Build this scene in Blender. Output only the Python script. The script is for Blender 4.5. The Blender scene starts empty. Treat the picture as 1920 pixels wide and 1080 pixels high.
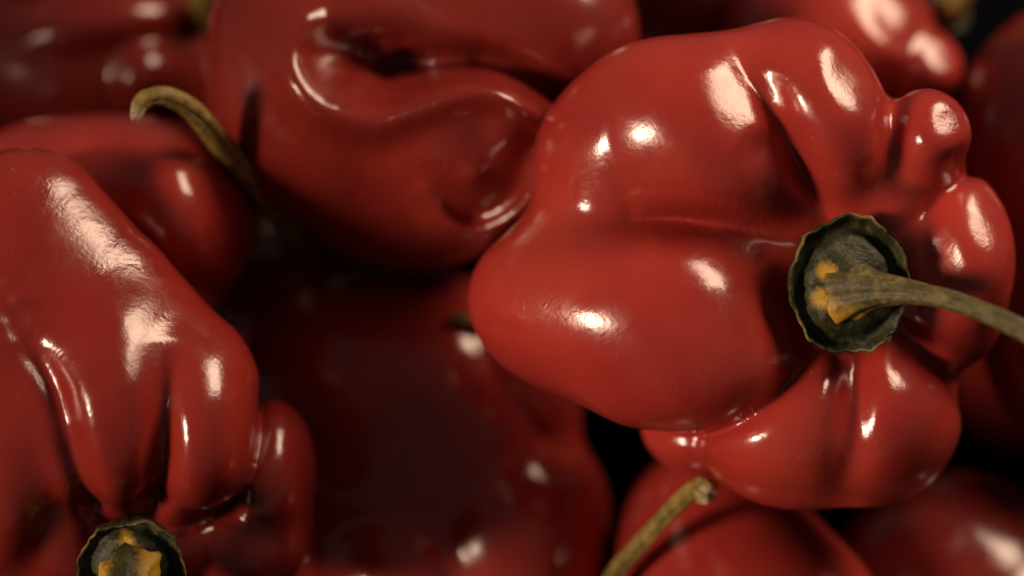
import bpy, math, random
import numpy as np
from mathutils import Vector, Matrix

# ---------------------------------------------------------------- camera, light, exposure
S = 0.009                 # metres per layout unit (a big pepper is about ten units)
D = 45.0                  # camera distance to the focus plane, in units
PITCH = 50.0              # camera looks down by this much
ROT = Matrix.Rotation(math.radians(90.0 - PITCH), 3, 'X')   # photo frame -> world
GROUND_H = 12.6           # height of the photo-frame origin above the table, in units
OFF = Vector((0, 0, GROUND_H * S))

scene = bpy.context.scene
coll = scene.collection

def W(p):                 # photo frame (x right, y up, z to the viewer; units) -> world metres
    return ROT @ (Vector(p) * S) + OFF

cam = bpy.data.objects.new('camera', bpy.data.cameras.new('camera'))
coll.objects.link(cam)
cam.data.sensor_width = 36.0
cam.data.lens = 36.0 * D / 19.2
cam.data.clip_start = 0.01
cam.data.clip_end = 50.0
cam.location = W((0, 0, D))
cam.rotation_euler = (math.radians(90.0 - PITCH), 0, 0)
cam.data.dof.use_dof = True
cam.data.dof.focus_distance = (D + 0.6) * S
cam.data.dof.aperture_fstop = 5.0
scene.camera = cam

world = bpy.data.worlds.new('World')
scene.world = world
world.use_nodes = True
bg = world.node_tree.nodes['Background']
bg.inputs[0].default_value = (1.0, 0.88, 0.84, 1)
bg.inputs[1].default_value = 0.055

def area(name, d, dist, size, power, col, size_y=None):
    """A soft lamp standing in photo-frame direction d from the pile."""
    l = bpy.data.lights.new(name, 'AREA')
    l.energy = power
    l.color = col
    l.size = size
    if size_y:
        l.shape = 'RECTANGLE'; l.size_y = size_y
    o = bpy.data.objects.new(name, l)
    coll.objects.link(o)
    dv = Vector(d).normalized()
    o.location = W(dv * dist)
    v = (W((0, 0, -2)) - o.location)
    o.rotation_euler = v.to_track_quat('-Z', 'Y').to_euler()
    return o

# key: a round lamp with a narrow beam from the left, brightest on the two front peppers
kl = bpy.data.lights.new('key_lamp', 'SPOT')
kl.energy = 55.0
kl.color = (1.0, 0.73, 0.52)
kl.shadow_soft_size = 0.125
kl.spot_size = 2 * math.atan(12.0 / 80.0)
kl.spot_blend = 1.0
key = bpy.data.objects.new('key_lamp', kl)
coll.objects.link(key)
key_aim = W((1.6, -3.2, -0.5))
key.location = key_aim + ROT @ (Vector((-0.81, -0.05, 0.58)).normalized() * 80 * S)
key.rotation_euler = (key_aim - key.location).to_track_quat('-Z', 'Y').to_euler()
# a window-like soft lamp high at the right, behind the heap
area('side_lamp', (0.64, 0.74, 0.14), 80, 0.40, 5.2, (1.0, 0.72, 0.50), 0.28)

scene.view_settings.view_transform = 'Standard'
scene.view_settings.look = 'None'
scene.view_settings.gamma = 1.0
scene.view_settings.exposure = 0.0
scene.view_settings.use_curve_mapping = False

# ---------------------------------------------------------------- materials
def newmat(name):
    m = bpy.data.materials.new(name); m.use_nodes = True
    nt = m.node_tree
    return m, nt, nt.nodes['Principled BSDF']

def ramp(nt, stops):
    r = nt.nodes.new('ShaderNodeValToRGB')
    e = r.color_ramp.elements
    while len(e) < len(stops): e.new(0.5)
    for el, (p, c) in zip(e, stops):
        el.position = p; el.color = (*c, 1)
    return r

def noise(nt, vec, scale, detail=4, rough=0.55, dist=0.0):
    n = nt.nodes.new('ShaderNodeTexNoise')
    n.inputs['Scale'].default_value = scale
    n.inputs['Detail'].default_value = detail
    n.inputs['Roughness'].default_value = rough
    n.inputs['Distortion'].default_value = dist
    nt.links.new(vec, n.inputs['Vector'])
    return n

def pepper_skin(name, dark, mid, light, rough=0.165):
    m, nt, b = newmat(name)
    L = nt.links.new
    tc = nt.nodes.new('ShaderNodeTexCoord').outputs['Object']
    n1 = noise(nt, tc, 42, 3, 0.5, 0.3)
    r1 = ramp(nt, [(0.28, dark), (0.52, mid), (0.75, light)])
    L(n1.outputs['Fac'], r1.inputs[0])
    # tiny pale pores and flecks
    n2 = noise(nt, tc, 900, 2, 0.5)
    r2 = ramp(nt, [(0.70, (0, 0, 0)), (0.80, (1, 1, 1))])
    L(n2.outputs['Fac'], r2.inputs[0])
    mx = nt.nodes.new('ShaderNodeMixRGB'); mx.blend_type = 'MIX'
    mul = nt.nodes.new('ShaderNodeMath'); mul.operation = 'MULTIPLY'; mul.inputs[1].default_value = 0.26
    L(r2.outputs[0], mul.inputs[0]); L(mul.outputs[0], mx.inputs[0])
    L(r1.outputs[0], mx.inputs[1]); mx.inputs[2].default_value = (0.6, 0.16, 0.08, 1)
    # a few dry scars and orange blushes
    ns = noise(nt, tc, 210, 3, 0.5, 2.0)
    rs_ = ramp(nt, [(0.735, (0, 0, 0)), (0.765, (1, 1, 1))]); L(ns.outputs['Fac'], rs_.inputs[0])
    ms = nt.nodes.new('ShaderNodeMath'); ms.operation = 'MULTIPLY'; ms.inputs[1].default_value = 0.42; L(rs_.outputs[0], ms.inputs[0])
    mx2 = nt.nodes.new('ShaderNodeMixRGB'); L(ms.outputs[0], mx2.inputs[0]); L(mx.outputs[0], mx2.inputs[1]); mx2.inputs[2].default_value = (0.42, 0.17, 0.08, 1)
    nbl = noise(nt, tc, 26, 4, 0.6, 0.5)
    rbl = ramp(nt, [(0.50, (0, 0, 0)), (0.72, (1, 1, 1))]); L(nbl.outputs['Fac'], rbl.inputs[0])
    mb = nt.nodes.new('ShaderNodeMath'); mb.operation = 'MULTIPLY'; mb.inputs[1].default_value = 0.45; L(rbl.outputs[0], mb.inputs[0])
    mx3 = nt.nodes.new('ShaderNodeMixRGB'); L(mb.outputs[0], mx3.inputs[0]); L(mx2.outputs[0], mx3.inputs[1])
    mx3.inputs[2].default_value = (mid[0] * 1.05, mid[1] * 1.45, mid[2] * 1.0, 1)
    L(mx3.outputs[0], b.inputs['Base Color'])
    # uneven wax: roughness varies in patches and scuffs
    n3 = noise(nt, tc, 160, 5, 0.65, 0.8)
    mr = nt.nodes.new('ShaderNodeMapRange')
    mr.inputs[1].default_value = 0.3; mr.inputs[2].default_value = 0.75
    mr.inputs[3].default_value = rough - 0.05; mr.inputs[4].default_value = rough + 0.13
    L(n3.outputs['Fac'], mr.inputs[0]); L(mr.outputs[0], b.inputs['Roughness'])
    b.inputs['IOR'].default_value = 1.62
    b.inputs['Subsurface Weight'].default_value = 0.0
    b.inputs['Subsurface Radius'].default_value = (1.0, 0.15, 0.08)
    b.inputs['Subsurface Scale'].default_value = 0.003
    # fine wrinkles
    mp = nt.nodes.new('ShaderNodeMapping'); mp.inputs['Scale'].default_value = (1, 1, 0.45)
    L(tc, mp.inputs['Vector'])
    nb1 = noise(nt, mp.outputs[0], 300, 4, 0.6, 1.2)
    nb2 = noise(nt, tc, 1300, 2, 0.5)
    bu1 = nt.nodes.new('ShaderNodeBump'); bu1.inputs['Strength'].default_value = 0.065; bu1.inputs['Distance'].default_value = 0.0010
    bu2 = nt.nodes.new('ShaderNodeBump'); bu2.inputs['Strength'].default_value = 0.07; bu2.inputs['Distance'].default_value = 0.0004
    L(nb1.outputs['Fac'], bu1.inputs['Height']); L(nb2.outputs['Fac'], bu2.inputs['Height'])
    nm = noise(nt, tc, 75, 3, 0.6, 0.5)         # slack, wrinkled areas next to taut smooth ones
    mm = nt.nodes.new('ShaderNodeMapRange'); L(nm.outputs['Fac'], mm.inputs[0])
    mm.inputs[1].default_value = 0.42; mm.inputs[2].default_value = 0.68; mm.inputs[3].default_value = 0.025; mm.inputs[4].default_value = 0.17
    L(mm.outputs[0], bu1.inputs['Strength'])
    L(bu1.outputs[0], bu2.inputs['Normal']); L(bu2.outputs[0], b.inputs['Normal'])
    return m

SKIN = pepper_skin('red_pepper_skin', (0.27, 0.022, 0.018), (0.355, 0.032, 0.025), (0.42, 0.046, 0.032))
SKIN_SHADED = pepper_skin('shaded_red_pepper_skin', (0.165, 0.016, 0.012), (0.21, 0.020, 0.015), (0.26, 0.027, 0.018))  # the red skin darkened: shade on dimmer peppers put into the colour
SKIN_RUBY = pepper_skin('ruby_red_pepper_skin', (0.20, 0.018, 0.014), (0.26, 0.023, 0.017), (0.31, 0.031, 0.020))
SKIN_SHADED_DARK = pepper_skin('dark_shaded_pepper_skin', (0.115, 0.013, 0.011), (0.155, 0.016, 0.013), (0.20, 0.021, 0.015))  # darker copy, its colour standing in for shade on the corner pepper
SKIN_SHADOW = pepper_skin('shadow_pepper_skin', (0.065, 0.012, 0.009), (0.09, 0.014, 0.011), (0.13, 0.018, 0.013))  # darkest copy of the skin, deep shadow painted into its colour

def stem_mat(name, cols, tip):
    """cols: dark to light; colour attribute r = rim/tip dryness, g = yellow patch"""
    m, nt, b = newmat(name)
    L = nt.links.new
    tc = nt.nodes.new('ShaderNodeTexCoord').outputs['Object']
    at = nt.nodes.new('ShaderNodeAttribute'); at.attribute_name = 'dry'
    sep = nt.nodes.new('ShaderNodeSeparateColor'); L(at.outputs['Color'], sep.inputs[0])
    n1 = noise(nt, tc, 420, 5, 0.65, 0.6)
    r1 = ramp(nt, [(0.30, cols[0]), (0.50, cols[1]), (0.66, cols[2]), (0.80, cols[3])])
    L(n1.outputs['Fac'], r1.inputs[0])
    n2 = noise(nt, tc, 520, 4, 0.65, 0.6)
    def patch(chan, colr, prev, gain):
        ad = nt.nodes.new('ShaderNodeMath'); ad.operation = 'MULTIPLY_ADD'
        L(sep.outputs[chan], ad.inputs[0]); ad.inputs[1].default_value = gain; 
        sb = nt.nodes.new('ShaderNodeMath'); sb.operation = 'SUBTRACT'; sb.inputs[1].default_value = 0.85
        L(n2.outputs['Fac'], sb.inputs[0]); L(sb.outputs[0], ad.inputs[2])
        rr = ramp(nt, [(0.38, (0, 0, 0)), (0.95, (0.9, 0.9, 0.9))]); L(ad.outputs[0], rr.inputs[0])
        mx = nt.nodes.new('ShaderNodeMixRGB'); L(rr.outputs[0], mx.inputs[0]); L(prev, mx.inputs[1])
        mx.inputs[2].default_value = (*colr, 1)
        return mx.outputs[0]
    c = patch(1, (0.50, 0.29, 0.02), r1.outputs[0], 1.6)
    c = patch(0, tip, c, 1.15)
    L(c, b.inputs['Base Color'])
    b.inputs['Roughness'].default_value = 0.55
    nb = noise(nt, tc, 700, 4, 0.65)
    bu = nt.nodes.new('ShaderNodeBump'); bu.inputs['Strength'].default_value = 0.5; bu.inputs['Distance'].default_value = 0.0008
    L(nb.outputs['Fac'], bu.inputs['Height']); L(bu.outputs[0], b.inputs['Normal'])
    return m

GREEN = stem_mat('dark_green_stem', [(0.006, 0.008, 0.002), (0.020, 0.023, 0.004), (0.050, 0.045, 0.007), (0.17, 0.12, 0.015)], (0.26, 0.17, 0.04))
OLIVE = stem_mat('olive_stem', [(0.030, 0.026, 0.008), (0.080, 0.066, 0.018), (0.17, 0.13, 0.038), (0.28, 0.20, 0.06)], (0.45, 0.33, 0.18))
DRY = stem_mat('dried_olive_stem', [(0.07, 0.052, 0.012), (0.19, 0.135, 0.028), (0.33, 0.23, 0.055), (0.48, 0.35, 0.11)], (0.78, 0.62, 0.44))

# ---------------------------------------------------------------- implicit pepper bodies
def P(px, py, z):
    """Where a ray through photo pixel (px, py) is at depth z, in the photo frame."""
    k = (D - z) / D
    return np.array([(px - 960) / 100 * k, (540 - py) / 100 * k, z])

def rotmat(rx, ry, rz):
    return np.array(Matrix.Rotation(math.radians(rz), 3, 'Z') @ Matrix.Rotation(math.radians(ry), 3, 'Y') @ Matrix.Rotation(math.radians(rx), 3, 'X'))

def E(px, py, z, a, b, c, k=0.35, rot=(0, 0, 0), op='u'):
    s = (D - z) / D
    return dict(t='e', op=op, c=P(px, py, z), r=np.array([a, b, c]) * s, R=rotmat(*rot), k=k)

def G(pts, rad, k=0.3, op='s'):
    """A capsule chain: a groove (op s) or a fold (op u). pts are (px, py, z)."""
    return dict(t='c', op=op, pts=[P(*p) for p in pts], rad=rad, k=k)

def DOWN(px, py, z, length, r0, r1, k=0.8):
    """The lower end of a pepper that stands on the table: a tapering body straight down from here."""
    p = P(px, py, z)
    dn = np.array([0.0, -math.cos(math.radians(PITCH)), -math.sin(math.radians(PITCH))])
    return dict(t='c', op='u', pts=[p, p + dn * length], rad=[r0, r1], k=k)

def C(pts, zmin=-4.5, sharp=True, noise=0):
    """A crease (depth > 0) or ridge (depth < 0) along a line; pts are (px, py, depth, width)."""
    return dict(t='line', op='d', pts=np.array(pts, float), zmin=zmin, sharp=sharp, noise=noise)

def B(px, py, depth, rx, ry, ang=0, zmin=-4.5, noise=0):
    """A soft round dent (depth > 0) or bump; with noise it is a wrinkled patch."""
    return dict(t='bump', op='d', c=(px, py), depth=depth, r=(rx * 100, ry * 100), ang=math.radians(ang), zmin=zmin, noise=noise)

def F(px, py, n, inset=0.15, k=0.5, r=150):
    """Flatten the flank seen at (px, py) towards the plane of normal n."""
    n = np.array(n, float)
    return dict(t='p', op='p', at=(px, py), n=n / np.linalg.norm(n), inset=inset, k=k, r=r, p=None)

def inbox(o, Q):
    k = D / (D - Q[:, 2])
    px = 960 + 100 * Q[:, 0] * k; py = 540 - 100 * Q[:, 1] * k
    if o['t'] == 'line':
        p = o['pts']; mg = p[:, 3].max() * 100 * (5.0 if o['sharp'] else 2.4)
        x0, y0 = p[:, 0].min() - mg, p[:, 1].min() - mg; x1, y1 = p[:, 0].max() + mg, p[:, 1].max() + mg
    else:
        mg = max(o['r']) * 2.4
        x0, x1 = o['c'][0] - mg, o['c'][0] + mg; y0, y1 = o['c'][1] - mg, o['c'][1] + mg
    return (px > x0) & (px < x1) & (py > y0) & (py < y1)

def disp(o, Q):
    k = D / (D - Q[:, 2])
    px = 960 + 100 * Q[:, 0] * k; py = 540 - 100 * Q[:, 1] * k
    if o['t'] == 'line':
        p = o['pts']; best = np.full(len(Q), 1e9); dep = np.zeros(len(Q)); wid = np.ones(len(Q))
        if len(p) > 2:      # smooth the line
            q = catmull(list(p), 3 * (len(p) - 1)); q[:, 3] = np.maximum(q[:, 3], 0.05); p = q
        for a, b in zip(p[:-1], p[1:]):
            dx, dy = b[0] - a[0], b[1] - a[1]
            t = np.clip(((px - a[0]) * dx + (py - a[1]) * dy) / (dx * dx + dy * dy), 0, 1)
            dist = np.hypot(px - a[0] - t * dx, py - a[1] - t * dy)
            m = dist < best
            best[m] = dist[m]; dep[m] = (a[2] + (b[2] - a[2]) * t)[m]; wid[m] = (a[3] + (b[3] - a[3]) * t)[m]
        u = best / 100 / wid
        e = np.exp(-(np.sqrt(u * u + 0.10) - 0.316)) if o['sharp'] else np.exp(-u * u)
        e = e * dep
    else:
        x, y = px - o['c'][0], o['c'][1] - py
        c, s_ = math.cos(o['ang']), math.sin(o['ang'])
        e = np.exp(-(((x * c + y * s_) / o['r'][0]) ** 2 + ((-x * s_ + y * c) / o['r'][1]) ** 2))
        if o['noise']:
            n = np.zeros(len(Q)); rs = np.random.RandomState(5)
            for f in (4, 6, 9, 13):
                for _ in range(3):
                    v = rs.normal(size=3); v *= f / np.linalg.norm(v)
                    n += np.sin(Q @ v + rs.uniform(0, 6.28)) * 3.0 / f
            e = e * n
        e = e * o['depth']
    g = np.clip((Q[:, 2] - o['zmin']) / 1.2, 0, 1)
    return e * g * g * (3 - 2 * g)

def sdf(ops, Q):
    d = None
    for o in ops:
        if o['op'] == 'p':
            if o['p'] is None:      # find where the surface is along this line of sight
                zs = np.linspace(4, -15, 950)
                ray = np.array([P(*o['at'], z) for z in zs])
                val = sdf(ops[:[q is o for q in ops].index(True)], ray)
                i = int(np.argmax(val < 0))
                o['p'] = ray[i] - o['n'] * o['inset']
            e = (Q - o['p']) @ o['n']
            k = o['k']
            h = np.maximum(k - np.abs(d - e), 0) / k
            kk = D / (D - Q[:, 2])
            r2 = ((960 + 100 * Q[:, 0] * kk - o['at'][0]) ** 2 + (540 - 100 * Q[:, 1] * kk - o['at'][1]) ** 2) / o['r'] ** 2
            d = d + (np.maximum(d, e) + h * h * k * 0.25 - d) * np.exp(-r2 * r2)
            continue
        if o['op'] == 'd':
            near = (np.abs(d) < 1.7) & (Q[:, 2] > o['zmin'])
            if near.any(): near &= inbox(o, Q)
            if near.any():
                d = d.copy(); d[near] += disp(o, Q[near])
            continue
        if o['t'] == 'e':
            q = (Q - o['c']) @ o['R']
            r = o['r']
            k0 = np.sqrt(((q / r) ** 2).sum(1)); k1 = np.sqrt(((q / r ** 2) ** 2).sum(1)) + 1e-9
            e = k0 * (k0 - 1) / k1
            e = np.where(k0 < 0.2, -r.min() * (1 - k0), e)
        else:
            e = np.full(len(Q), 1e9)
            n = len(o['pts']) - 1
            for i in range(n):
                a, b = o['pts'][i], o['pts'][i + 1]
                r0 = o['rad'][i]; r1 = o['rad'][i + 1]
                ab = b - a
                t = np.clip(((Q - a) @ ab) / (ab @ ab), 0, 1)
                dd = np.sqrt(((Q - a - t[:, None] * ab) ** 2).sum(1)) - (r0 + (r1 - r0) * t)
                e = np.minimum(e, dd)
        if d is None:
            d = e; continue
        k = o['k']
        if o['op'] == 'u':
            h = np.maximum(k - np.abs(d - e), 0) / k
            d = np.minimum(d, e) - h * h * k * 0.25
        else:
            h = np.maximum(k - np.abs(d + e), 0) / k
            d = np.maximum(d, -e) + h * h * k * 0.25
    return d

def wobble(Q, seed, amp):
    rs = np.random.RandomState(seed)
    out = np.zeros_like(Q)
    for f, a in ((0.55, 1.0), (1.1, 0.45), (2.3, 0.16)):
        for ax in range(3):
            v = rs.normal(size=3); v *= f / np.linalg.norm(v)
            out[:, ax] += a * np.sin(Q @ v + rs.uniform(0, 6.28))
    return Q + amp * out

def surface_nets(f, lo, hi, h):
    n = np.ceil((hi - lo) / h).astype(int) + 1
    ax = [lo[i] + h * np.arange(n[i]) for i in range(3)]
    cst = 4
    nc = (n - 1) // cst + 2
    cx = [lo[i] + h * cst * np.arange(nc[i]) for i in range(3)]
    Qc = np.stack(np.meshgrid(*cx, indexing='ij'), -1).reshape(-1, 3)
    Vc = f(Qc).reshape(nc)
    nearc = np.abs(Vc) < 1.45 * cst * h
    cell = np.zeros(nc - 1, bool)
    for dx in (0, 1):
        for dy in (0, 1):
            for dz in (0, 1):
                cell |= nearc[dx:nc[0] - 1 + dx, dy:nc[1] - 1 + dy, dz:nc[2] - 1 + dz]
    up = lambda A: A.repeat(cst, 0).repeat(cst, 1).repeat(cst, 2)[:n[0], :n[1], :n[2]]
    V = up(Vc[:-1, :-1, :-1]).astype(np.float32)
    todo = np.argwhere(up(cell))
    for i0 in range(0, len(todo), 300000):
        t = todo[i0:i0 + 300000]
        V[tuple(t.T)] = f(lo + h * t)
    ins = V < 0
    cs = np.zeros(tuple(n - 1), np.int8)
    for dx in (0, 1):
        for dy in (0, 1):
            for dz in (0, 1):
                cs += ins[dx:n[0] - 1 + dx, dy:n[1] - 1 + dy, dz:n[2] - 1 + dz]
    act = (cs > 0) & (cs < 8)
    idx = -np.ones(act.shape, np.int64)
    ijk = np.argwhere(act)
    idx[act] = np.arange(len(ijk))
    verts = lo + h * (ijk + 0.5)
    faces = []
    for a in range(3):
        b, c = (a + 1) % 3, (a + 2) % 3
        sl0 = [slice(1, -1)] * 3; sl1 = [slice(1, -1)] * 3
        sl0[a] = slice(0, -1); sl1[a] = slice(1, None)
        m0, m1 = ins[tuple(sl0)], ins[tuple(sl1)]
        e = np.argwhere(m0 != m1)
        flip = m0[tuple(e.T)]
        base = e.copy(); base[:, b] += 1; base[:, c] += 1
        q = []
        for db, dc in ((-1, -1), (0, -1), (0, 0), (-1, 0)):
            p = base.copy(); p[:, b] += db; p[:, c] += dc
            q.append(idx[tuple(p.T)])
        q = np.stack(q, 1)
        q[~flip] = q[~flip][:, ::-1]
        faces.append(q)
    faces = np.concatenate(faces)
    nv = len(verts)
    e0 = np.concatenate([faces[:, i] for i in range(4)] + [faces[:, (i + 1) % 4] for i in range(4)])
    e1 = np.concatenate([faces[:, (i + 1) % 4] for i in range(4)] + [faces[:, i] for i in range(4)])
    cnt = np.maximum(np.bincount(e0, minlength=nv), 1)
    for it in range(4):
        d0 = f(verts); ee = h * 0.25
        g = np.empty_like(verts)
        for i in range(3):
            v2 = verts.copy(); v2[:, i] += ee
            g[:, i] = (f(v2) - d0) / ee
        gn = (g ** 2).sum(1) + 1e-6
        st = (d0 / np.maximum(gn, 0.2))[:, None] * g
        l = np.linalg.norm(st, axis=1, keepdims=True)
        st *= np.minimum(1, 0.6 * h / (l + 1e-9))
        verts = verts - st
        if it < 2:          # tangential relaxation for even quads
            dl = np.stack([np.bincount(e0, verts[e1, i], nv) for i in range(3)], 1) / cnt[:, None] - verts
            nn = g / np.sqrt(gn)[:, None]
            dl -= (dl * nn).sum(1, keepdims=True) * nn
            verts = verts + 0.5 * dl
    return verts, faces

RN = np.array(ROT); OFFN = np.array(OFF)

def mesh_from(name, verts_world, faces, mat, origin, parent=None, smooth=True, dry=None):
    me = bpy.data.meshes.new(name)
    v = np.asarray(verts_world) - origin
    me.from_pydata(v.tolist(), [], faces if isinstance(faces, list) else faces.tolist())
    me.materials.append(mat)
    if smooth: me.shade_smooth()
    if dry is not None:
        ca = me.color_attributes.new('dry', 'FLOAT_COLOR', 'POINT')
        ca.data.foreach_set('color', np.concatenate([dry, np.ones((len(dry), 1))], 1).astype(np.float32).ravel())
    o = bpy.data.objects.new(name, me)
    coll.objects.link(o)
    if parent is not None:
        o.parent = parent
    return o

def toworld(v):
    return np.asarray(v) * S @ RN.T + OFFN

def catmull(pts, n):
    pts = [np.asarray(p, float) for p in pts]
    pts = [2 * pts[0] - pts[1]] + pts + [2 * pts[-1] - pts[-2]]
    out = []
    m = len(pts) - 3
    for s in range(n + 1):
        u = s / n * m; i = min(int(u), m - 1); t = u - i
        a, b, c, d = pts[i:i + 4]
        out.append(0.5 * ((2 * b) + (-a + c) * t + (2 * a - 5 * b + 4 * c - d) * t * t + (-a + 3 * b - 3 * c + d) * t ** 3))
    return np.array(out)

def stem_geo(pts, radii, seed, tip_dry=0.12, ridges=5, n=90, m=40, yellow=(0, 0), knob=0.25):
    """Swept, ridged and slightly knobbly stalk with a torn dry end. pts in photo frame."""
    rs = np.random.RandomState(seed)
    C = catmull(pts, n)
    R = np.interp(np.linspace(0, 1, n + 1), np.linspace(0, 1, len(radii)), radii)
    T = np.gradient(C, axis=0); T /= np.linalg.norm(T, axis=1, keepdims=True)
    up = np.array([0.3, 0.9, 0.2]); V = []; dry = []
    ph = rs.uniform(0, 6.28, 8)
    nv = np.cross(T[0], up); nv /= np.linalg.norm(nv)
    for i in range(n + 1):
        t = i / n
        nv = nv - (nv @ T[i]) * T[i]; nv /= np.linalg.norm(nv)
        bv = np.cross(T[i], nv)
        for j in range(m):
            a = 2 * math.pi * j / m
            r = R[i] * (1 + 0.10 * math.cos(ridges * a + ph[0] + 1.4 * t) + 0.05 * math.cos(2 * ridges * a + a + ph[1] + 3 * t)
                        + 0.04 * math.sin(9 * t + ph[2] + a) + 0.02 * math.sin(31 * t + ph[3] + 2 * a))
            if t > 1 - tip_dry:
                w = (t - (1 - tip_dry)) / tip_dry
                r *= 1 + knob * math.sin(w * math.pi * 0.9) + 0.10 * w * math.sin(3 * a + ph[4]) + rs.normal() * 0.02
            off = 0.0
            if i == n: off = R[i] * 0.35 * (math.sin(3 * a + ph[5]) + 0.6 * math.sin(7 * a + ph[6]))
            V.append(C[i] + r * (math.cos(a) * nv + math.sin(a) * bv) + off * T[i])
            yw = 0.0
            if yellow[1] > 0:
                yw = max(0, 1 - t / yellow[1]) * (0.72 + 0.28 * math.cos(2 * a - yellow[0]))
            dry.append([max(0.0, (t - 1 + tip_dry * 1.3) / (tip_dry * 1.3)), yw, 0])
    F = []
    for i in range(n):
        for j in range(m):
            F.append([i * m + j, i * m + (j + 1) % m, (i + 1) * m + (j + 1) % m, (i + 1) * m + j])
    for e, flip in ((0, True), (n, False)):
        c = len(V); V.append(C[e] - (0.1 * R[e]) * T[e] * (1 if e else -1)); dry.append([1.0 if e else 0.0, 0, 0])
        for j in range(m):
            t3 = [e * m + j, e * m + (j + 1) % m, c]
            F.append(t3[::-1] if flip else t3)
    return np.array(V), F, np.array(dry)

def calyx_geo(center, normal, up, rad, seed, squash=1.0, teeth=11, blobs=((2.7, .45), (3.5, .5))):
    """Cap of the stem: lumpy central mound, sunk ring, thin ragged many-sided rim, thick underside."""
    rs = np.random.RandomState(seed)
    nrm = np.asarray(normal, float); nrm /= np.linalg.norm(nrm)
    u = np.cross(up, nrm); u /= np.linalg.norm(u); v = np.cross(nrm, u)
    prof = [(0.0, 0.30), (0.10, 0.29), (0.20, 0.27), (0.30, 0.24), (0.40, 0.20), (0.50, 0.165), (0.58, 0.135), (0.65, 0.10), (0.70, 0.04), (0.74, -0.05),
            (0.79, -0.10), (0.86, -0.10), (0.91, -0.03), (0.95, 0.06), (0.975, 0.10), (1.0, 0.105), (1.015, 0.07), (1.015, 0.0), (0.99, -0.10), (0.93, -0.30), (0.6, -0.45), (0.0, -0.5)]
    m = 160
    ph = rs.uniform(0, 6.28, 8)
    ang = (np.arange(teeth) + rs.uniform(-0.25, 0.25, teeth)) * 2 * math.pi / teeth
    cor = rs.uniform(0.99, 1.05, teeth)
    poly = np.stack([np.cos(ang) * cor, np.sin(ang) * cor], 1)
    def edge(a):                       # distance to the polygon along angle a
        d = np.array([math.cos(a), math.sin(a)])
        for i in range(teeth):
            p, q = poly[i], poly[(i + 1) % teeth]
            e = q - p
            den = d[0] * e[1] - d[1] * e[0]
            if abs(den) < 1e-9: continue
            t = (p[0] * e[1] - p[1] * e[0]) / den
            w = (p[0] * d[1] - p[1] * d[0]) / den
            if t > 0 and -1e-6 <= w <= 1 + 1e-6: return t
        return 1.0
    edges = [edge(2 * math.pi * j / m) for j in range(m)]
    lump = [(rs.normal(size=2) * f, rs.uniform(0, 6.28), 1 / f) for f in (5, 8, 12, 17, 24) for _ in range(3)]
    V, F_, dry = [], [], []
    for i, (pr, h0) in enumerate(prof):
        for j in range(m):
            a = 2 * math.pi * j / m
            w = min(1, max(0, (pr - 0.55) / 0.35))
            r = pr * (1 + (edges[j] - 1) * w + 0.010 * math.sin(23 * a + ph[3]) * w)
            x, y = r * math.cos(a), r * math.sin(a)
            n = sum(math.sin(k[0] * x + k[1] * y + p) * s_ for k, p, s_ in lump)
            hh = h0 * (1 + 0.3 * w * math.sin(3 * a + ph[2]))
            if i < len(prof) - 4: hh += 0.055 * n * (0.35 if pr > 0.9 else 1.0)
            if 0.93 < pr and h0 > 0: hh += rs.normal() * 0.012 + 0.02 * math.sin(9 * a + ph[4])
            V.append(np.asarray(center) + (u * x + v * y * squash + nrm * hh) * rad)
            rim = 1.0 if (pr >= 0.97 and h0 > 0.05) else (0.5 if (pr > 0.94 and h0 > -0.05) else 0.0)
            yl = max([math.exp(-(((x - br * math.cos(ba)) ** 2 + (y - br * math.sin(ba)) ** 2) / 0.05)) for ba, br in blobs] + [0.0])
            dry.append([rim * (0.7 + 0.3 * math.sin(5 * a + ph[5])), yl if i < len(prof) - 4 else 0.0, 0])
    for i in range(len(prof) - 1):
        for j in range(m):
            F_.append([i * m + j, (i + 1) * m + j, (i + 1) * m + (j + 1) % m, i * m + (j + 1) % m])
    return np.array(V), F_, np.array(dry)

def pepper(ops, label, h=0.1, seed=1, amp=0.07, skin=SKIN, calyx=None, stem=None, stem_material=None, floor=False):
    pts = []
    lo = np.full(3, 1e9); hi = np.full(3, -1e9)
    for o in ops:
        if o['op'] != 'u' or o['t'] == 'p': continue
        if o['t'] == 'e':
            ext = np.sqrt(((o['R'] * o['r']) ** 2).sum(1))
            lo = np.minimum(lo, o['c'] - ext); hi = np.maximum(hi, o['c'] + ext)
        else:
            for p, r in zip(o['pts'], o['rad']):
                lo = np.minimum(lo, p - r); hi = np.maximum(hi, p + r)
    lo -= 0.8; hi += 0.8
    f = lambda Q: sdf(ops, wobble(Q, seed, amp))
    v, fc = surface_nets(f, lo, hi, h)
    w = toworld(v)
    i = w[:, 2].argmin()
    origin = np.array([w[:, 0].mean(), w[:, 1].mean(), w[i, 2]])
    root = bpy.data.objects.new('red_pepper', None)
    root.empty_display_size = 0.01
    root.location = origin
    coll.objects.link(root)
    root['label'] = label; root['category'] = 'pepper'; root['group'] = 'red peppers in the heap'
    mesh_from('body', w, fc, skin, origin, root)
    if calyx:
        cv, cf, cd = calyx_geo(**calyx)
        mesh_from('calyx', toworld(cv), cf, GREEN, origin, root, dry=cd)
    if stem:
        sv, sf, sd = stem_geo(**stem)
        mesh_from('stem', toworld(sv), sf, stem_material or DRY, origin, root, dry=sd)
    print('PEPPER', label[:50], len(fc), 'min z %.4f' % w[i, 2])
    return root

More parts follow.
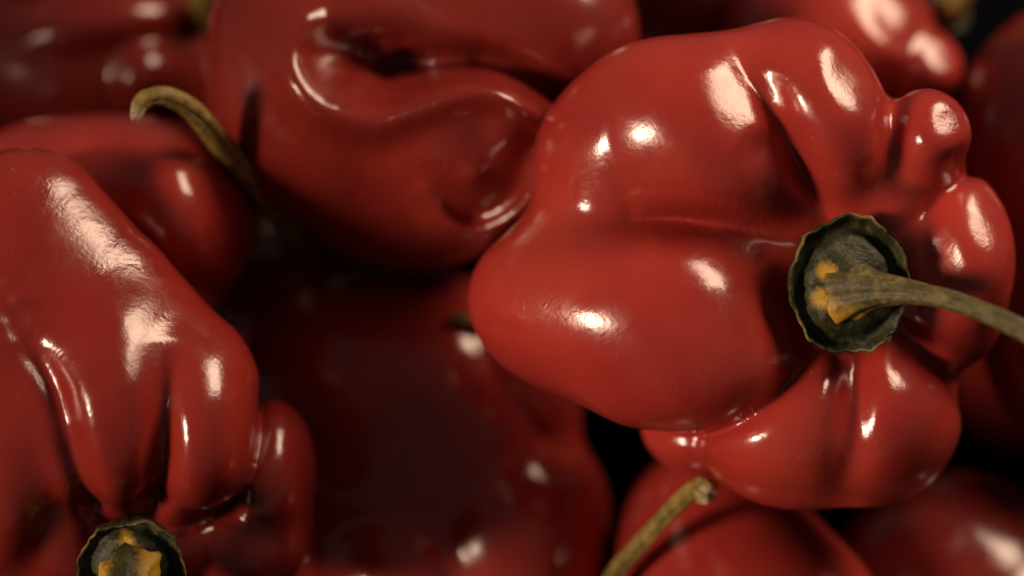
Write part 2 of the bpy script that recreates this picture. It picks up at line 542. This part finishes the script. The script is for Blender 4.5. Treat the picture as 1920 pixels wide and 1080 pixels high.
# ---------------------------------------------------------------- the table under the heap
m, nt, b = newmat('black_cloth')
tc = nt.nodes.new('ShaderNodeTexCoord').outputs['Object']
n = noise(nt, tc, 900, 4, 0.6)
r = ramp(nt, [(0.3, (0.0015, 0.0017, 0.0024)), (0.7, (0.004, 0.0045, 0.006))])
nt.links.new(n.outputs['Fac'], r.inputs[0]); nt.links.new(r.outputs[0], b.inputs['Base Color'])
b.inputs['Roughness'].default_value = 0.9
b.inputs['Specular IOR Level'].default_value = 0.0
bu = nt.nodes.new('ShaderNodeBump'); bu.inputs['Strength'].default_value = 0.3; bu.inputs['Distance'].default_value = 0.0005
nt.links.new(n.outputs['Fac'], bu.inputs['Height']); nt.links.new(bu.outputs[0], b.inputs['Normal'])
gx, gy = 41, 41
gv = []
for j in range(gy):
    for i in range(gx):
        x = (i / (gx - 1) - 0.5) * 1.0; y = (j / (gy - 1) - 0.5) * 1.0 + 0.08
        gv.append((x, y, -0.0165 + 0.0010 * math.sin(23 * x + 7 * y) * math.sin(19 * y - 5 * x)))
gf = [[j * gx + i, j * gx + i + 1, (j + 1) * gx + i + 1, (j + 1) * gx + i] for j in range(gy - 1) for i in range(gx - 1)]
table = mesh_from('ground', gv, gf, m, np.zeros(3))
table['kind'] = 'structure'

# ---------------------------------------------------------------- the peppers
# big pepper on the right, stem end to the viewer
pepper([
    E(1500, 500, -3.8, 3.7, 3.5, 2.7),
    E(1475, 785, -2.6, 1.75, 1.6, 2.0, 0.8),
    E(1570, 760, -3.1, 2.0, 1.85, 2.0, 0.8),
    E(1675, 775, -3.0, 1.15, 1.6, 2.0, 0.8, (0, -25, -8)),
    E(1545, 690, -2.7, 1.3, 1.2, 1.7, 0.8),
    E(1640, 420, -2.7, 1.2, 1.3, 1.6, 0.8),
    E(1720, 560, -3.0, 1.2, 1.4, 1.6, 0.8),
    E(1790, 485, -2.8, 1.05, 1.65, 1.8, 0.45),
    E(1780, 600, -3.3, 0.85, 0.9, 1.2, 0.4),
    E(1310, 265, -2.0, 2.3, 1.8, 2.1, 0.8, (0, 0, -37)),
    E(1170, 300, -2.9, 1.7, 1.7, 2.0, 0.9),
    E(1440, 225, -2.5, 1.9, 1.75, 2.1, 0.8),
    E(1530, 245, -2.1, 1.25, 2.0, 2.0, 0.6, (0, 0, 14)),
    E(1680, 360, -3.0, 1.0, 1.1, 1.5, 0.4),
    E(1738, 375, -2.9, 0.95, 0.95, 1.35, 0.4),
    E(1732, 272, -2.0, 0.86, 1.02, 1.35, 0.3),
    E(1128, 440, -3.1, 1.15, 1.15, 1.8, 0.9),
    E(1075, 560, -3.1, 1.95, 1.5, 1.9, 0.9),
    E(1160, 582, -2.6, 2.4, 1.6, 2.1, 0.9),
    E(1245, 600, -2.0, 2.45, 1.9, 2.25, 0.6, (0, 0, -5)),
    E(1300, 680, -1.6, 1.8, 1.2, 1.5, 0.8, (0, 0, 3)),
    E(1320, 790, -4.3, 1.2, 1.0, 1.6, 0.15),
    B(1590, 535, 0.98, 1.45, 1.42),
    C([(1560, 420, .20, .3), (1510, 330, .55, .30), (1458, 235, .52, .30), (1408, 150, .30, .32), (1372, 80, .05, .35)]),
    C([(1520, 450, .20, .22), (1430, 434, .26, .20), (1330, 414, .28, .20), (1230, 408, .20, .2), (1110, 425, .03, .3)]),
    C([(1140, 190, .02, .25), (1152, 290, .06, .25), (1185, 390, .06, .25)]),
    C([(1545, 630, .15, .25), (1490, 708, .34, .2), (1420, 775, .36, .18), (1310, 815, .2, .18), (1200, 800, .05, .2)]),
    C([(1600, 630, .36, .36), (1603, 740, .40, .36), (1598, 840, .25, .40), (1580, 925, .05, .4)], sharp=False),
    C([(1690, 440, .10, .2), (1755, 375, .26, .2), (1815, 330, .25, .2)]),
    C([(1690, 610, .25, .25), (1740, 680, .45, .25), (1800, 740, .4, .3)]),
    F(1830, 405, (.42, .42, .80), 0.10, 0.3, 110), F(1612, 170, (.42, .48, .76), 0.03, 0.2, 80), F(1395, 210, (.40, .40, .82), 0.03, 0.2, 75), F(1440, 300, (.40, .36, .84), 0.02, 0.2, 50), F(1765, 255, (.42, .42, .80), 0.05, 0.2, 55),
    B(1330, 428, 0.010, 1.2, 0.22, -5, noise=1), B(1810, 400, 0.010, 0.7, 0.7, noise=1),
], 'large lobed pepper at right with its green stem end turned to the viewer', h=0.075, seed=3, amp=0.04,
    calyx=dict(center=P(1590, 535, -0.80), normal=(0.12, -0.05, 1), up=(0, 1, 0), rad=1.18, seed=4, squash=1.12),
    stem=dict(pts=[P(1590, 550, -0.80), P(1630, 546, -0.35), P(1700, 548, 0.15), P(1790, 566, 0.7), P(1900, 612, 1.5), P(2000, 675, 2.2)],
              radii=[0.60, 0.48, 0.33, 0.24, 0.19, 0.18, 0.185, 0.19, 0.19], seed=5, yellow=(2.5, 0.35)), stem_material=OLIVE)

# pepper on the left in front
pepper([
    G([(65, 400, -2.3), (150, 600, -2.2), (235, 740, -2.2)], [1.15, 1.85, 2.35], 0.3, 'u'),
    E(40, 640, -2.4, 1.9, 2.6, 2.3, 0.6),
    E(20, 460, -2.7, 1.6, 1.75, 1.8, 0.7),
    E(205, 575, -2.4, 1.2, 2.8, 1.75, 0.8, (0, 0, 40)),
    F(258, 570, (.42, .46, .78), 0.20, 0.45, 340),
    E(215, 770, -1.3, 1.1, 2.0, 1.6, 0.9),
    E(385, 810, -1.6, 1.05, 1.65, 1.6, 0.9),
    E(20, 850, -1.7, 1.35, 2.3, 1.8, 0.8),
    E(215, 850, -1.7, 1.0, 1.1, 1.5, 0.5),
    E(392, 865, -1.9, 0.95, 1.0, 1.4, 0.5),
    E(500, 890, -3.6, 0.88, 1.4, 1.5, 0.3),
    E(450, 1000, -3.9, 1.35, 1.3, 1.5, 0.25),
    E(180, 960, -3.3, 2.8, 2.0, 2.4, 0.3),
    B(248, 1030, 0.5, 1.2, 0.9),
    C([(302, 640, .0, .40), (308, 730, .22, .36), (308, 850, .40, .34), (285, 960, .35, .3)], sharp=False),
    C([(-10, 545, .15, .3), (60, 660, .15, .28), (115, 740, .22, .28), (145, 840, .30, .28), (180, 940, .30, .28)], sharp=False),
    C([(482, 740, .1, .2), (485, 830, .25, .2), (450, 920, .25, .22), (350, 988, .35, .22), (200, 985, .35, .22)]),
    B(20, 600, 0.03, 0.5, 0.8, 40, noise=1),
], 'tall lobed pepper at the left edge with its stem end at the bottom', h=0.08, seed=8, amp=0.04, skin=SKIN_RUBY,
    calyx=dict(center=P(248, 1060, -0.6), normal=(0.05, -0.35, 0.9), up=(0, 1, 0), rad=1.0, seed=9, squash=1.0, teeth=9, blobs=((1.7, .55), (1.3, .35))),
    stem=dict(pts=[P(245, 1070, -0.5), P(242, 1085, 0.0), P(238, 1120, 0.5), P(230, 1160, 1.2), P(230, 1230, 1.8)],
              radii=[0.60, 0.40, 0.30, 0.26, 0.28], seed=10, yellow=(1.2, 1.2)), stem_material=GREEN)

# dented pepper at the top
pepper([
    E(740, 130, -7.2, 3.4, 3.4, 3.0),
    E(640, 170, -5.9, 2.3, 2.3, 2.5, 0.8),
    E(870, 240, -5.3, 2.0, 1.8, 2.3, 0.8),
    E(770, 330, -7.2, 1.9, 1.75, 2.0, 0.9),
    E(1000, 60, -6.2, 1.95, 2.0, 2.2, 0.6, (0, 0, 20)),
    E(760, -60, -6.6, 2.4, 1.8, 2.0, 0.8),
    E(520, 100, -6.0, 1.1, 2.6, 1.9, 0.8),
    B(695, 110, .95, 1.0, .52, -6, zmin=-8),
    C([(740, 130, .3, .4), (830, 122, .7, .38), (940, 125, .8, .32), (1060, 190, .8, .3)], zmin=-8, sharp=False),
    C([(570, 40, -.35, .36), (545, 125, -.50, .36), (595, 205, -.55, .38), (700, 232, -.45, .38), (800, 195, -.45, .38), (880, 172, -.62, .38), (965, 192, -.60, .38), (1045, 245, -.35, .36)], zmin=-8, sharp=False),
    B(885, 335, -.14, .25, .2, zmin=-8), B(950, 255, -.22, .38, .42, zmin=-8),
    C([(790, 375, -.15, .26), (830, 425, -.36, .28), (890, 446, -.46, .28), (955, 422, -.48, .28), (1000, 375, -.46, .28), (1015, 300, -.25, .26)], zmin=-9, sharp=False),
    B(725, 118, 0.15, 0.65, 0.36, zmin=-9, noise=1),
], 'glossy dented pepper at the top with a deep fold and a hollow', h=0.085, seed=12, amp=0.05, skin=SKIN_SHADED)

# pepper behind the left one
pepper([
    E(150, 440, -6.6, 3.0, 2.3, 2.6),
    E(240, 385, -5.5, 1.6, 1.55, 1.9, 0.9),
    E(340, 390, -5.2, 1.1, 1.5, 2.2, 0.9, (0, 0, 15)),
], 'rounded pepper behind the tall one at the left edge', h=0.11, seed=15, amp=0.06)

# pepper lying deep in the middle
pepper([
    E(750, 800, -9.6, 3.3, 2.9, 3.0), DOWN(750, 800, -9.8, 2.0, 2.6, 2.4),
    E(640, 700, -9.0, 2.1, 1.95, 2.4, 0.8),
    E(850, 730, -8.8, 2.1, 2.0, 2.4, 0.8),
    E(960, 990, -8.8, 1.9, 2.2, 2.4, 0.4),
    E(760, 1060, -8.6, 1.9, 1.6, 2.2, 0.4),
    C([(880, 560, .1, .3), (910, 680, .2, .3), (1000, 800, .2, .3), (1060, 850, .2, .3)], zmin=-9),
], 'dark shaded pepper lying deep in the middle of the heap', h=0.11, seed=18, amp=0.08, skin=SKIN,
    stem=dict(pts=[P(960, 640, -7.2), P(905, 610, -6.6), P(870, 600, -6.4), P(850, 595, -6.4)], radii=[0.2, 0.18, 0.15, 0.13], seed=2))

# pepper with the curved stalk down in the dark gap
pepper([
    E(560, 560, -11.0, 1.9, 1.9, 2.2), DOWN(590, 585, -11.0, 3.0, 1.7, 1.6),
    E(620, 610, -11.0, 1.7, 1.7, 2.0),
], 'pepper down in the dark gap with a curved dry stalk rising out of it', h=0.12, seed=21, amp=0.08, skin=SKIN_SHADED,
    stem=dict(pts=[P(590, 480, -9.5), P(540, 420, -7.2), P(475, 340, -5.2), P(420, 275, -3.8), P(365, 212, -2.9), P(310, 182, -2.4), P(268, 190, -2.2), P(252, 222, -2.1)],
              radii=[0.30, 0.28, 0.25, 0.22, 0.20, 0.15, 0.08], seed=22, tip_dry=0.2))

# bottom pepper with a stalk
pepper([
    E(1420, 1190, -6.0, 2.5, 2.3, 2.6), DOWN(1420, 1190, -6.4, 2.4, 2.2, 2.1),
    E(1330, 1020, -7.4, 1.7, 1.9, 2.2, 1.2),
], 'pepper at the bottom below the large one with an upright dry stalk', h=0.1, seed=25, amp=0.06,
    stem=dict(pts=[P(1230, 1200, -6.2), P(1150, 1150, -5.7), P(1150, 1085, -4.9), P(1210, 1010, -4.2), P(1270, 945, -3.5), P(1308, 915, -3.1), P(1334, 932, -2.9)],
              radii=[0.34, 0.24, 0.19, 0.17, 0.16, 0.165, 0.13], seed=26, tip_dry=0.17, knob=0.8))
pepper([
    E(1785, 1165, -8.7, 2.5, 2.8, 2.6),
    E(1970, 1280, -6.8, 1.6, 1.8, 2.0, 0.8),
], 'pepper in the bottom right corner', h=0.11, seed=28, amp=0.07, skin=SKIN_SHADED_DARK)

# far peppers
pepper([
    E(180, 120, -12.5, 2.6, 2.0, 2.4), DOWN(180, 120, -12.5, 6.9, 2.0, 1.3),
    E(190, 70, -11.0, 1.9, 0.75, 1.6, 0.25, (0, 0, 12)),
    E(290, 150, -11.0, 0.8, 0.85, 1.5, 0.25, (0, 0, -30)),
    E(160, -10, -11.5, 1.6, 0.6, 1.4, 0.25, (0, 0, 12)),
], 'blurred lobed pepper far in the top left corner', h=0.12, seed=31, amp=0.08, skin=SKIN_SHADED,
    calyx=dict(center=P(365, 25, -11.0), normal=(0.4, 0.1, 0.9), up=(0, 1, 0), rad=0.75, seed=32),
    stem=dict(pts=[P(370, 30, -10.9), P(385, 20, -10.4), P(400, -10, -10.0), P(410, -60, -9.6)], radii=[0.4, 0.3, 0.25, 0.25], seed=33, yellow=(0, 2)))
pepper([
    E(1560, 90, -10.5, 2.2, 1.7, 2.4), DOWN(1560, 90, -10.8, 8.5, 1.6, 1.3),
    E(1630, 70, -9.3, 0.95, 1.0, 1.6, 0.3),
    E(1735, 125, -9.3, 0.75, 0.8, 1.3, 0.2),
    F(1648, 62, (.42, .48, .77), 0.05, 0.3, 95), F(1752, 110, (.42, .46, .78), 0.05, 0.3, 75),
], 'blurred pepper behind the large one at the top right', h=0.12, seed=35, amp=0.07,
    calyx=dict(center=P(1780, 15, -9.8), normal=(0.5, 0.2, 0.8), up=(0, 1, 0), rad=0.6, seed=36),
    stem=dict(pts=[P(1780, 20, -9.6), P(1800, 0, -9.0), P(1815, -20, -8.8), P(1820, -60, -8.6)], radii=[0.3, 0.2, 0.18, 0.18], seed=37))
pepper([
    E(2010, 330, -8.5, 2.4, 3.3, 3.0), DOWN(2010, 330, -8.8, 7.6, 2.3, 1.8),
    E(2030, 620, -7.5, 1.9, 2.2, 2.0, 0.3),
], 'dark pepper cut off by the right edge', h=0.12, seed=39, amp=0.07, skin=SKIN_SHADED)
pepper([
    E(1290, -30, -14.0, 2.6, 2.0, 2.6), DOWN(1290, -30, -14.0, 7.0, 2.0, 1.4),
    E(1240, 40, -13.5, 1.5, 1.3, 1.8, 0.5),
], 'shadowed pepper far back in the gap at the top, between two brighter ones', h=0.14, seed=41, amp=0.08, skin=SKIN_SHADOW)
